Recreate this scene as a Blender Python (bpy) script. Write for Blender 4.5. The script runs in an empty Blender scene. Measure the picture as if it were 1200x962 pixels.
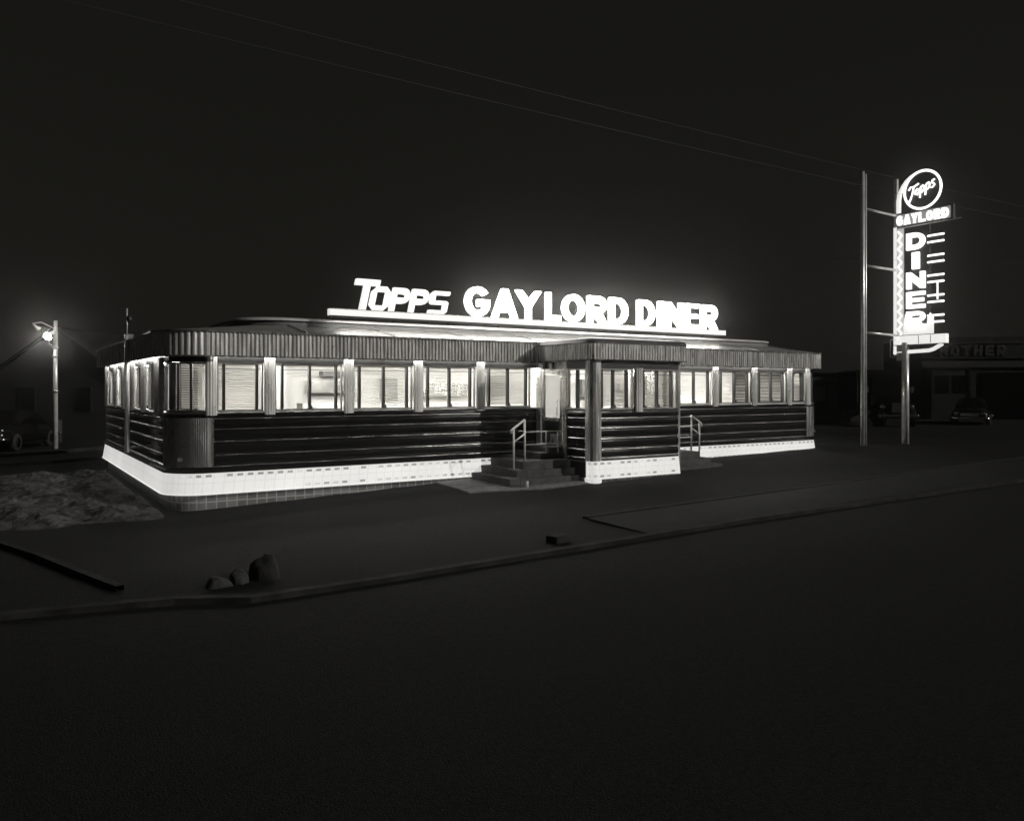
import bpy, bmesh, math, random
from math import sin, cos, pi, radians as R
random.seed(7)
scn = bpy.context.scene
COL = scn.collection

# ------------------------------------------------------------------ materials
def new_mat(name):
    m = bpy.data.materials.new(name); m.use_nodes = True
    nt = m.node_tree; b = nt.nodes['Principled BSDF']; return m, nt, b
def N(nt, kind, **kw):
    n = nt.nodes.new(kind)
    for k, v in kw.items(): setattr(n, k, v)
    return n
def mathn(nt, op, a, b=None, clamp=False):
    n = nt.nodes.new('ShaderNodeMath'); n.operation = op; n.use_clamp = clamp
    for i, v in enumerate((a, b)):
        if v is None: continue
        if isinstance(v, (int, float)): n.inputs[i].default_value = v
        else: nt.links.new(v, n.inputs[i])
    return n.outputs[0]
def g3(v, w=0.02): return (v, v*(1-w*.5), v*(1-w*2), 1)
def pmat(name, v, rough=.5, metal=0, noise=.15, scale=6, bump=.1, bscale=40, spec=.5, stretch=(1, 1, 1), coat=0, rnoise=0):
    m, nt, b = new_mat(name)
    tc = N(nt, 'ShaderNodeTexCoord'); mp = N(nt, 'ShaderNodeMapping'); mp.inputs['Scale'].default_value = stretch
    nt.links.new(tc.outputs['Object'], mp.inputs[0])
    n = N(nt, 'ShaderNodeTexNoise'); n.inputs['Scale'].default_value = scale; n.inputs['Detail'].default_value = 6
    nt.links.new(mp.outputs[0], n.inputs['Vector'])
    r = N(nt, 'ShaderNodeMapRange'); r.inputs['From Min'].default_value = .3; r.inputs['From Max'].default_value = .7
    r.inputs['To Min'].default_value = v*(1-noise); r.inputs['To Max'].default_value = v*(1+noise)
    nt.links.new(n.outputs[0], r.inputs[0])
    c = N(nt, 'ShaderNodeCombineColor')
    nt.links.new(r.outputs[0], c.inputs[0])
    nt.links.new(mathn(nt, 'MULTIPLY', r.outputs[0], .985), c.inputs[1])
    nt.links.new(mathn(nt, 'MULTIPLY', r.outputs[0], .95), c.inputs[2])
    nt.links.new(c.outputs[0], b.inputs['Base Color'])
    b.inputs['Roughness'].default_value = rough; b.inputs['Metallic'].default_value = metal
    b.inputs['Specular IOR Level'].default_value = spec
    b.inputs['Coat Weight'].default_value = coat
    if rnoise:
        r2 = N(nt, 'ShaderNodeMapRange'); r2.inputs['From Min'].default_value = .3; r2.inputs['From Max'].default_value = .7
        r2.inputs['To Min'].default_value = max(.02, rough-rnoise); r2.inputs['To Max'].default_value = rough+rnoise
        nt.links.new(n.outputs[0], r2.inputs[0]); nt.links.new(r2.outputs[0], b.inputs['Roughness'])
    if bump:
        n2 = N(nt, 'ShaderNodeTexNoise'); n2.inputs['Scale'].default_value = bscale; n2.inputs['Detail'].default_value = 5
        nt.links.new(mp.outputs[0], n2.inputs['Vector'])
        bp = N(nt, 'ShaderNodeBump'); bp.inputs['Strength'].default_value = bump; bp.inputs['Distance'].default_value = .02
        nt.links.new(n2.outputs[0], bp.inputs['Height']); nt.links.new(bp.outputs[0], b.inputs['Normal'])
    return m
def emat(name, s, tint=(1, .985, .95), base=.6):
    m, nt, b = new_mat(name)
    b.inputs['Base Color'].default_value = g3(base)
    b.inputs['Roughness'].default_value = .4
    b.inputs['Emission Color'].default_value = (*tint, 1)
    b.inputs['Emission Strength'].default_value = s
    return m

M = {}
M['porcelain'] = pmat('black_porcelain', .006, .13, noise=.3, scale=2, bump=.05, bscale=3, rnoise=.05)
M['steel'] = pmat('stainless_steel', .75, .27, .9, noise=.1, scale=5, bump=.12, bscale=12, stretch=(1, 1, .25), rnoise=.07)
M['trim'] = pmat('trim_steel', .45, .2, 1, noise=.3, scale=1.5, bump=0, rnoise=.08)
M['fluted'] = pmat('fluted_stainless', .9, .27, .6, noise=.3, scale=2.5, bump=.12, bscale=6, stretch=(5, 5, .5), rnoise=.08)
M['pilaster'] = pmat('pilaster_steel', .9, .3, .3, noise=.15, scale=4, bump=.15, bscale=8, stretch=(1, 1, .3), rnoise=.08)
M['dark_steel'] = pmat('dark_frame', .03, .4, .3, bump=.03)
M['steel_frame'] = pmat('brushed_frame', .5, .3, 1, bump=.03)
M['painted'] = pmat('white_painted_metal', .6, .45, .0, noise=.2, scale=2, bump=.06, bscale=3)
M['roof_metal'] = pmat('roof_metal', .62, .42, .75, noise=.15, scale=2, bump=.05, bscale=3)
M['clerestory'] = pmat('grey_metal_sheet', .13, .5, .0, noise=.2, scale=2.5, bump=.08, bscale=3)
M['roofing'] = pmat('roof_felt', .02, .8, noise=.3)
M['asphalt'] = pmat('asphalt', .013, .9, noise=.6, scale=22, bump=.9, bscale=60, spec=.15)
M['lot'] = pmat('lot_asphalt', .010, .9, noise=.6, scale=14, bump=.8, bscale=45, spec=.15)
M['curb'] = pmat('kerb_concrete', .019, .85, noise=.8, scale=3, bump=.4, bscale=30, spec=.2)
M['walk'] = pmat('pavement_concrete', .012, .85, noise=.5, scale=2, bump=.3, bscale=30, spec=.2)
M['gravel'] = pmat('gravel', .055, .9, noise=.75, scale=5, bump=1.0, bscale=14, spec=.2)
M['step'] = pmat('step_concrete', .07, .8, noise=.4, scale=5, bump=.3, bscale=25)
M['slab'] = pmat('slab_concrete', .15, .8, noise=.35, scale=7, bump=.3, bscale=25)
M['stone'] = pmat('rubble_stone', .035, .9, noise=.5, scale=9, bump=1, bscale=18)
M['dark_stone'] = pmat('dark_boulder', .010, .9, noise=.5, scale=6, bump=1, bscale=14)
M['rail'] = pmat('rail_metal', .8, .4, .2, bump=.05)
M['pole'] = pmat('painted_pole', .85, .3, .4, noise=.2, scale=3, bump=.1)
M['wire'] = pmat('wire', .06, .5, .3, bump=0)
M['inner_wall'] = pmat('inside_wall', .72, .5, noise=.06, scale=2, bump=.02)
M['inner_dark'] = pmat('inside_dark', .12, .5, noise=.2)
M['floor'] = pmat('inside_floor', .12, .4, noise=.3)
M['house'] = pmat('clapboard', .012, .8, noise=.2, bump=.1)
M['shop_wall'] = pmat('shop_wall', .016, .8, noise=.25, scale=2)
M['shop_board'] = pmat('shop_board', .012, .7, noise=.2, scale=2)
M['shop_letter'] = pmat('shop_letter', .05, .7, noise=.1)
M['car_paint'] = pmat('car_paint', .008, .12, .2, noise=.1, bump=0)
M['chrome'] = pmat('chrome', .6, .16, 1, noise=.05, bump=0)
M['tyre'] = pmat('tyre', .015, .8)
M['sign_black'] = pmat('sign_backing', .012, .5, bump=.02)
M['lamp_shell'] = pmat('lamp_shell', .6, .4, .6, bump=0)
M['neon'] = emat('neon_letter', 10)
M['channel'] = emat('lit_letter', .75)
M['neon_soft'] = emat('neon_letter_soft', 6)
M['bar'] = emat('lit_bar', .6)
M['tube'] = emat('slope_fill_glow', 30)
M['soffit_tube'] = emat('soffit_tube', 30)
M['ceiling_tube'] = emat('ceiling_tube', 58)
M['pylon_letter'] = emat('pylon_letter', 1.4)
M['pylon_tube'] = emat('pylon_tube', 1.4)
M['pylon_panel'] = emat('pylon_panel', .3)
M['pylon_dim'] = emat('pylon_dim', .14, base=.2)
M['pylon_box'] = emat('pylon_box', .65)
M['lens'] = emat('flood_lens', 110)
M['bulb'] = emat('small_bulb', 3)

def glass(tr=.9):
    m = bpy.data.materials.new('window_glass'); m.use_nodes = True; nt = m.node_tree; nt.nodes.clear()
    o = N(nt, 'ShaderNodeOutputMaterial'); mx = N(nt, 'ShaderNodeMixShader'); t = N(nt, 'ShaderNodeBsdfTransparent'); gl = N(nt, 'ShaderNodeBsdfGlossy')
    t.inputs[0].default_value = (tr, tr, tr*.98, 1); gl.inputs['Roughness'].default_value = .03
    lw = N(nt, 'ShaderNodeLayerWeight'); lw.inputs[0].default_value = .25
    nt.links.new(lw.outputs['Fresnel'], mx.inputs[0]); nt.links.new(t.outputs[0], mx.inputs[1]); nt.links.new(gl.outputs[0], mx.inputs[2])
    nt.links.new(mx.outputs[0], o.inputs[0]); return m
M['glass'] = glass(); M['door_glass'] = glass(.42)
def blind_mat():
    m = bpy.data.materials.new('blind_slat'); m.use_nodes = True; nt = m.node_tree; nt.nodes.clear()
    o = N(nt, 'ShaderNodeOutputMaterial'); mx = N(nt, 'ShaderNodeMixShader'); t = N(nt, 'ShaderNodeBsdfTranslucent'); d = N(nt, 'ShaderNodeBsdfDiffuse')
    t.inputs[0].default_value = (.8, .78, .74, 1); d.inputs[0].default_value = (.75, .74, .7, 1); mx.inputs[0].default_value = .5
    nt.links.new(t.outputs[0], mx.inputs[1]); nt.links.new(d.outputs[0], mx.inputs[2]); nt.links.new(mx.outputs[0], o.inputs[0]); return m
M['blind'] = blind_mat()
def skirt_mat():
    # white panels with the glow set in the material, thin joints, rows of dark marks
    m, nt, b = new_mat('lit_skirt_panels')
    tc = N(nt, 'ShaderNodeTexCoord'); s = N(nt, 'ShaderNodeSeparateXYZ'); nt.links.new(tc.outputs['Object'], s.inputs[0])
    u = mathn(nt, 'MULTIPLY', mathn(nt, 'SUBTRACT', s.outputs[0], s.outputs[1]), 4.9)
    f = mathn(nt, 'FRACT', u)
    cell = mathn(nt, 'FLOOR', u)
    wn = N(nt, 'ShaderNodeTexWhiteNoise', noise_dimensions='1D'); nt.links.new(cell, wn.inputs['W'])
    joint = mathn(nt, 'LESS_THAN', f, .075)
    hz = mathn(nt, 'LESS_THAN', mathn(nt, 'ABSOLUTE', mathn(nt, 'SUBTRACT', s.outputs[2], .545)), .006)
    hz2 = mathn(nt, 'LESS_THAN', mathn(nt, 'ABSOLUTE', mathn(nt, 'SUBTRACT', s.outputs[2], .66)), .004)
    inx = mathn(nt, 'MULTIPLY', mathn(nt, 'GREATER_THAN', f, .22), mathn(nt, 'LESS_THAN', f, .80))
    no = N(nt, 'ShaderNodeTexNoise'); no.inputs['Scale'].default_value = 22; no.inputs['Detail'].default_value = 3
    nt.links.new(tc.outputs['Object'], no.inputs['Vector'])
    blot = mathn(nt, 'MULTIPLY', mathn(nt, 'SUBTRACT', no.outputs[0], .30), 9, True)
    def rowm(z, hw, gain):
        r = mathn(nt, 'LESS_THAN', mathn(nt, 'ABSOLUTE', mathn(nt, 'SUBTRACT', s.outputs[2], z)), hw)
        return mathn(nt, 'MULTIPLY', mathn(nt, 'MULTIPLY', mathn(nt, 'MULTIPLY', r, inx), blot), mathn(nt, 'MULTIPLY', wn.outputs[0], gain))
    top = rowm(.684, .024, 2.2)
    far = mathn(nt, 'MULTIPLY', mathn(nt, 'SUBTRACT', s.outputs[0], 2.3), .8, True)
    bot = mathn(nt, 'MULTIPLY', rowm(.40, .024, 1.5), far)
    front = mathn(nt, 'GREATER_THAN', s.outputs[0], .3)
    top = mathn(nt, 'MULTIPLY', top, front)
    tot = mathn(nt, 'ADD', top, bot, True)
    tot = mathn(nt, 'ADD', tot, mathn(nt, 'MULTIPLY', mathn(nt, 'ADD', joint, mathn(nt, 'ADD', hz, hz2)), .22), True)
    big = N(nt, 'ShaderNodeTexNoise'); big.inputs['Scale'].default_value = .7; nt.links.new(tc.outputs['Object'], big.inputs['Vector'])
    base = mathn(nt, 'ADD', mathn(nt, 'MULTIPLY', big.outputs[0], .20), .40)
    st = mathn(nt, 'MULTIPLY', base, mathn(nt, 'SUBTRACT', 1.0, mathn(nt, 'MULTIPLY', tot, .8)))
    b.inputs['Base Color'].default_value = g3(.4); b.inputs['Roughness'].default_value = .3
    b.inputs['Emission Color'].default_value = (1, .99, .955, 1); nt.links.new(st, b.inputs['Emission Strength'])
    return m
M['skirt'] = skirt_mat()
def block_mat(name, v, w, h, mortar):
    m, nt, b = new_mat(name)
    tc = N(nt, 'ShaderNodeTexCoord'); s = N(nt, 'ShaderNodeSeparateXYZ'); nt.links.new(tc.outputs['Object'], s.inputs[0])
    cx = N(nt, 'ShaderNodeCombineXYZ'); nt.links.new(mathn(nt, 'SUBTRACT', s.outputs[0], s.outputs[1]), cx.inputs[0]); nt.links.new(s.outputs[2], cx.inputs[1])
    br = N(nt, 'ShaderNodeTexBrick'); br.offset = 0; nt.links.new(cx.outputs[0], br.inputs['Vector'])
    br.inputs['Scale'].default_value = 1; br.inputs['Brick Width'].default_value = w; br.inputs['Row Height'].default_value = h
    br.inputs['Mortar Size'].default_value = .012
    br.inputs['Color1'].default_value = g3(v); br.inputs['Color2'].default_value = g3(v*.5); br.inputs['Mortar'].default_value = g3(mortar)
    nt.links.new(br.outputs[0], b.inputs['Base Color']); b.inputs['Roughness'].default_value = .35
    bp = N(nt, 'ShaderNodeBump'); bp.inputs['Strength'].default_value = .5; n = N(nt, 'ShaderNodeTexNoise'); n.inputs['Scale'].default_value = 30
    nt.links.new(n.outputs[0], bp.inputs['Height']); nt.links.new(bp.outputs[0], b.inputs['Normal'])
    return m
M['foundation'] = block_mat('foundation_blocks', .22, .2, .16, .4)

# ------------------------------------------------------------------ object helpers
def tag(o, label=None, cat=None, group=None, kind=None):
    if label: o['label'] = label
    if cat: o['category'] = cat
    if group: o['group'] = group
    if kind: o['kind'] = kind
    return o
def thing(name, loc, label, cat, rz=0, group=None):
    o = bpy.data.objects.new(name, None); COL.objects.link(o); o.empty_display_size = .2
    o.location = loc; o.rotation_euler = (0, 0, rz); return tag(o, label, cat, group)
class MB:
    def __init__(s, f=None): s.v = []; s.f = []; s.fn = f; s.sm = []
    def add(s, vs, fs, smooth=False):
        n = len(s.v)
        s.v += [tuple(s.fn(*p)) if s.fn else tuple(p) for p in vs]
        s.f += [tuple(i+n for i in f) for f in fs]; s.sm += [smooth]*len(fs); return s
    def box(s, x0, x1, y0, y1, z0, z1):
        vs = [(x, y, z) for z in (z0, z1) for y in (y0, y1) for x in (x0, x1)]
        return s.add(vs, [(0, 2, 3, 1), (4, 5, 7, 6), (0, 1, 5, 4), (2, 6, 7, 3), (0, 4, 6, 2), (1, 3, 7, 5)])
    def tube(s, pts, r, n=10, closed=False, caps=True):
        from mathutils import Vector
        P = [Vector(p) for p in pts]; m = len(P); rs = r if isinstance(r, (list, tuple)) else [r]*m
        up = None; rings = []
        for i, p in enumerate(P):
            a = P[(i-1) % m] if (i or closed) else P[i]; b = P[(i+1) % m] if (i < m-1 or closed) else P[i]
            t = (b-a).normalized()
            if up is None:
                up = Vector((0, 0, 1)) if abs(t.z) < .9 else Vector((1, 0, 0))
            x = t.cross(up).normalized(); y = x.cross(t).normalized(); up = y
            rings.append([tuple(p+x*(rs[i]*cos(2*pi*k/n))+y*(rs[i]*sin(2*pi*k/n))) for k in range(n)])
        vs = [q for rg in rings for q in rg]; fs = []
        for i in range(m if closed else m-1):
            j = (i+1) % m
            for k in range(n): fs.append((i*n+k, i*n+(k+1) % n, j*n+(k+1) % n, j*n+k))
        if caps and not closed: fs += [tuple(range(n))[::-1], tuple((m-1)*n+k for k in range(n))]
        return s.add(vs, fs, True)
    def lathe(s, prof, n=16, c=(0, 0, 0)):
        vs = []; fs = []
        for r, z in prof:
            for k in range(n): vs.append((c[0]+r*cos(2*pi*k/n), c[1]+r*sin(2*pi*k/n), c[2]+z))
        for i in range(len(prof)-1):
            for k in range(n): fs.append((i*n+k, i*n+(k+1) % n, (i+1)*n+(k+1) % n, (i+1)*n+k))
        return s.add(vs, fs, True)
    def grid(s, rows, smooth=True):
        vs = [p for r in rows for p in r]; w = len(rows[0]); fs = []
        for i in range(len(rows)-1):
            for j in range(w-1): fs.append((i*w+j, i*w+j+1, (i+1)*w+j+1, (i+1)*w+j))
        return s.add(vs, fs, smooth)
    def prism(s, poly, y0, y1):       # polygon in (x,z), extruded along y
        n = len(poly); vs = [(x, y0, z) for x, z in poly]+[(x, y1, z) for x, z in poly]
        return s.add(vs, [tuple(range(n)), tuple(range(2*n-1, n-1, -1))]+[(i, i+n, (i+1) % n+n, (i+1) % n) for i in range(n)])
    def build(s, name, m, parent=None, bevel=0, label=None):
        me = bpy.data.meshes.new(name); me.from_pydata(s.v, [], s.f); me.update()
        bm = bmesh.new(); bm.from_mesh(me); bmesh.ops.recalc_face_normals(bm, faces=bm.faces); bm.to_mesh(me); bm.free()
        for p, sm in zip(me.polygons, s.sm): p.use_smooth = sm
        me.materials.append(M[m] if isinstance(m, str) else m)
        o = bpy.data.objects.new(name, me); COL.objects.link(o)
        if parent: o.parent = parent
        if bevel:
            b = o.modifiers.new('Bevel', 'BEVEL'); b.width = bevel; b.segments = 2; b.limit_method = 'ANGLE'
        if label: o['label'] = label
        return o
def link_copy(o, parent=None):
    c = o.copy(); COL.objects.link(c); c.parent = parent
    for ch in [x for x in o.children]: link_copy(ch, c)
    return c

# block letters: (polygons, holes) in a box w x 1
def arcp(cx, cy, rx, ry, a0, a1, n):
    return [(cx+rx*cos(R(a0+(a1-a0)*i/n)), cy+ry*sin(R(a0+(a1-a0)*i/n))) for i in range(n+1)]
def glyph(ch, w, t=.26):
    tx = t
    if ch == 'I': return [[(0, 0), (w, 0), (w, 1), (0, 1)]], []
    if ch == 'T': return [[(w/2-t/2, 0), (w/2+t/2, 0), (w/2+t/2, 1-t), (w, 1-t), (w, 1), (0, 1), (0, 1-t), (w/2-t/2, 1-t)]], []
    if ch == 'L': return [[(0, 0), (w, 0), (w, t), (tx, t), (tx, 1), (0, 1)]], []
    if ch == 'E':
        q = t*.82
        return [[(0, 0), (w, 0), (w, q), (tx, q), (tx, .5-q/2), (w*.92, .5-q/2), (w*.92, .5+q/2), (tx, .5+q/2), (tx, 1-q), (w, 1-q), (w, 1), (0, 1)]], []
    if ch == 'N': return [[(0, 0), (tx, 0), (tx, .56), (w-tx, 0), (w, 0), (w, 1), (w-tx, 1), (w-tx, .44), (tx, 1), (0, 1)]], []
    if ch == 'H': return [[(0, 0), (tx, 0), (tx, .5-t/2), (w-tx, .5-t/2), (w-tx, 0), (w, 0), (w, 1), (w-tx, 1), (w-tx, .5+t/2), (tx, .5+t/2), (tx, 1), (0, 1)]], []
    if ch == 'M': return [[(0, 0), (tx, 0), (tx, .55), (w/2, .1), (w-tx, .55), (w-tx, 0), (w, 0), (w, 1), (w-tx, 1), (w/2, .5), (tx, 1), (0, 1)]], []
    if ch == 'A':
        c = w/2
        return [[(0, 0), (tx*1.15, 0), (tx*1.15+.07, .2), (w-tx*1.15-.07, .2), (w-tx*1.15, 0), (w, 0), (c+t*.62, 1), (c-t*.62, 1)]], [[(c-.12*w, .40), (c+.12*w, .40), (c, .70)]]
    if ch == 'Y':
        c = w/2
        return [[(c-t/2, 0), (c+t/2, 0), (c+t/2, .42), (w, 1), (w-tx*1.2, 1), (c, .66), (tx*1.2, 1), (0, 1), (c-t/2, .42)]], []
    if ch == 'O': return [arcp(w/2, .5, w/2, .5, 0, 345, 23)], [arcp(w/2, .5, w/2-tx, .5-t, 0, 345, 23)]
    if ch == 'o':   # angular o
        k = .22
        return [[(k, 0), (w-k, 0), (w, k), (w, 1-k), (w-k, 1), (k, 1), (0, 1-k), (0, k)]], [[(t, t*1.1), (w-t, t*1.1), (w-t, 1-t*1.1), (t, 1-t*1.1)]]
    if ch == 'D': return [[(0, 0)]+arcp(w*.45, .5, w*.55, .5, -90, 90, 12)+[(0, 1)]], [[(tx, t)]+arcp(w*.45, .5, max(.03, w*.55-tx), .5-t, -90, 90, 12)+[(tx, 1-t)]]
    if ch == 'P': return [[(0, 0), (tx, 0), (tx, .36)]+arcp(w*.6, .68, w*.4, .32, -90, 90, 10)+[(0, 1)]], [[(tx, .58)]+arcp(w*.6, .68, max(.03, w*.4-tx*.8), .10, -90, 90, 8)+[(tx, .78)]]
    if ch == 'R': return [[(0, 0), (tx, 0), (tx, .34), (w-tx*1.35, 0), (w, 0), (w*.7, .40)]+arcp(w*.6, .69, w*.4, .31, -70, 90, 10)+[(0, 1)]], [[(tx, .58)]+arcp(w*.6, .68, max(.03, w*.4-tx*.8), .10, -90, 90, 8)+[(tx, .78)]]
    if ch == 'S':
        q = t*.8
        return [[(0, 0), (w-.12, 0), (w, .12), (w, .5), (w-.1, .5+q/2), (tx, .5+q/2), (tx, 1-q), (w, 1-q), (w, 1), (.1, 1), (0, .9), (0, .5), (.08, .5-q/2), (w-tx, .5-q/2), (w-tx, q), (0, q)]], []
    if ch == 'G':
        o = arcp(w/2, .5, w/2, .5, 40, 340, 22); i = arcp(w/2, .5, w/2-tx, .5-t, 335, 45, 20)
        return [o+[(w*.985, .56), (w*.52, .56), (w*.52, .36), (w-tx*1.1, .36)]+i], []
def letter(ch, x, z, w, h, depth, m, parent, fn, shear=0, t=.26, name='letter'):
    """fn maps (along, out, up) to the world"""
    outs, holes = glyph(ch, w/h, t)
    cu = bpy.data.curves.new('glyph', 'CURVE'); cu.dimensions = '2D'; cu.fill_mode = 'BOTH'; cu.extrude = depth/2
    cu.bevel_depth = min(.012, h*.02); cu.bevel_resolution = 1
    for poly in outs+holes:
        sp = cu.splines.new('POLY'); sp.points.add(len(poly)-1)
        for i, (a, b) in enumerate(poly): sp.points[i].co = ((a+b*shear)*h, b*h, 0, 1)
        sp.use_cyclic_u = True
    tmp = bpy.data.objects.new('glyph', cu)
    me = bpy.data.meshes.new_from_object(tmp)
    bpy.data.objects.remove(tmp)
    for v in me.vertices: v.co = fn(x+v.co.x, -v.co.z, z+v.co.y)
    bm = bmesh.new(); bm.from_mesh(me); bmesh.ops.recalc_face_normals(bm, faces=bm.faces); bm.to_mesh(me); bm.free()
    me.materials.clear(); me.materials.append(M[m])
    o = bpy.data.objects.new(name, me); COL.objects.link(o); o.parent = parent
    return o

# ------------------------------------------------------------------ ground
CURB = [(-300, -4.2), (-40, -4.6), (-8, -5.6), (-4, -6.1), (-2.5, -6.4), (-1.14, -6.7), (-.4, -7.1), (1.2, -7.05), (2.84, -6.92), (4.6, -6.8), (8.9, -6.45), (18.2, -6.1), (60, -5.2), (300, -1)]
def interp(tab, x):
    if x <= tab[0][0]: return tab[0][1]
    for (a, b), (c, d) in zip(tab, tab[1:]):
        if x <= c: return b+(d-b)*(x-a)/(c-a)
    return tab[-1][1]
def sst(a, b, x):
    t = max(0, min(1, (x-a)/(b-a))); return t*t*(3-2*t)
def ground_h(x, y):
    g = interp([(-1, 0), (0.6, 0), (6.3, .23), (14.8, .39), (20.5, .49), (60, .5)], x)
    return g*sst(-6.0, -1.0, y)
rough = random.Random(3)
xs = [-300, -150, -80, -50, -30, -20, -14]+[-10+i*.5 for i in range(91)]+[38, 42, 50, 65, 90, 150, 300]
rows = []
for k in range(37):
    row = []
    for x in xs:
        c = interp(CURB, x)
        ys = [c, c+.3, c+.8]+[c+.8+(i+1)*.45 for i in range(24)]+[c+14, c+17, c+21, c+27, c+36, c+50, c+80, c+140, c+220, c+320]
        y = ys[k]; row.append((x, y, ground_h(x, y)+(rough.uniform(-.008, .008) if 1 < k < 20 else 0)))
    rows.append(row)
tag(MB().grid(rows, True).build('ground', 'lot'), kind='structure')
road = MB().grid([[(x, interp(CURB, x)-.14, -.06) for x in xs], [(x, interp(CURB, x)-4, -.1) for x in xs], [(x, interp(CURB, x)-9, -.1) for x in xs], [(x, -60, -.13) for x in xs], [(x, -300, -.13) for x in xs]])
tag(road.build('road', 'asphalt'), kind='structure')
def curb_obj(pts, w, z0, z1, name='kerb', m='curb'):
    mb = MB(); n = len(pts); L = []
    for i, (x, y) in enumerate(pts):
        a = pts[max(0, i-1)]; b = pts[min(n-1, i+1)]; dx, dy = b[0]-a[0], b[1]-a[1]; d = math.hypot(dx, dy); L.append((-dy/d, dx/d))
    r = [[], [], [], []]
    for (x, y), (nx, ny) in zip(pts, L):
        g = rough.uniform(-.008, .008)
        r[0].append((x-nx*w, y-ny*w, z0)); r[1].append((x-nx*w*.96, y-ny*w, z1+g)); r[2].append((x, y, z1+.004+g)); r[3].append((x+.001, y+.001, z0))
    return mb.grid(r, False).build(name, m)
dense = []
for (a, b), (c, d) in zip(CURB[1:-1], CURB[2:-1]):
    k = max(1, int((c-a)/.9))
    dense += [(a+(c-a)*i/k, b+(d-b)*i/k) for i in range(k)]
tag(curb_obj(dense, .13, -.09, .01), kind='structure')
# sidewalk between the kerb and its inner edge
wx = [6.2+i*.75 for i in range(60)]
def inner(x): return interp([(3, -5.3), (7.5, -4.95), (22.3, -4.1), (60, -2.6)], x)
tag(MB().grid([[(x, interp(CURB, x)+.02, ground_h(x, interp(CURB, x))+.016) for x in wx], [(x, inner(x), ground_h(x, inner(x))+.03) for x in wx]], True).build('pavement', 'walk'), kind='structure')
sb = MB(); rr = [[], [], [], []]
for x in wx:
    y = inner(x); h = ground_h(x, y)
    for i, (dy, dz) in enumerate([(0, .0), (0, .05), (.1, .05), (.1, -.02)]): rr[i].append((x, y+dy, h+dz))
tag(sb.grid(rr, False).build('pavement_edge', 'curb'), kind='structure')
# gravel patch beside the left wall
gr = random.Random(5); rows = []
def patch_edge(x, y): return sst(-3.4, -2.5, x)*sst(-.1, -.35, x)*sst(-.9, .2, y)*sst(10, 8.5, y)
for j in range(110):
    row = []
    for i in range(40):
        x = -3.4+i*.085; y = -1+j*.1
        e = patch_edge(x, y)
        hh = .04*sin(x*5+y*1.3)+.03*sin(y*3.1-x*7)+.05+gr.uniform(-.025, .03)
        row.append((x, y, -.02+e*(.06+hh*1.1)))
    rows.append(row)
tag(MB().grid(rows, False).build('gravel_patch', 'gravel'), kind='structure')

# ------------------------------------------------------------------ the diner
LX, RX, BY, CR = 0.0, 19.97, 10.6, .65
VX0, VX1, VY = 8.6, 11.42, -2.2
def seg(p, q, step):
    n = max(1, round(math.hypot(q[0]-p[0], q[1]-p[1])/step)); return [(p[0]+(q[0]-p[0])*i/n, p[1]+(q[1]-p[1])*i/n) for i in range(n+1)]
def path_left(step=.5, xend=VX0, ystart=BY, arcn=14):
    P = [((LX, y), (-1, 0)) for _, y in seg((0, ystart), (0, CR), step)]
    P += [((CR-CR*cos(a), CR-CR*sin(a)), (-cos(a), -sin(a))) for a in [pi/2*i/arcn for i in range(1, arcn)]]
    P += [((x, 0), (0, -1)) for x, _ in seg((CR, 0), (xend, 0), step)]
    return P
def path_right(step=.5, xstart=VX1, arcn=14):
    P = [((x, 0), (0, -1)) for x, _ in seg((xstart, 0), (RX-CR, 0), step)]
    P += [((RX-CR+CR*sin(a), CR-CR*cos(a)), (sin(a), -cos(a))) for a in [pi/2*i/arcn for i in range(1, arcn)]]
    P += [((RX, y), (1, 0)) for _, y in seg((0, CR), (0, BY), step)]
    return P
def path_back(): return [((x, BY), (0, 1)) for x in (RX+.0, LX)]
def sweep(mb, path, prof, smooth=False):
    rows = [[(b[0]+n[0]*o, b[1]+n[1]*o, z) for b, n in path] for o, z in prof]
    return mb.grid(rows, smooth)
def fluted(mb, path_fn, o0, amp, z0, z1, pitch, per=6, extra=()):
    P = path_fn(step=pitch/per, arcn=int(CR*pi/2/(pitch/per)))
    rows = []
    for z in (z0, z1):
        row = []
        for i, (b, n) in enumerate(P):
            k = (i % per)/per; o = o0+amp*abs(sin(pi*k))
            row.append((b[0]+n[0]*o, b[1]+n[1]*o, z))
        rows.append(row)
    return mb.grid(rows, True)

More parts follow.
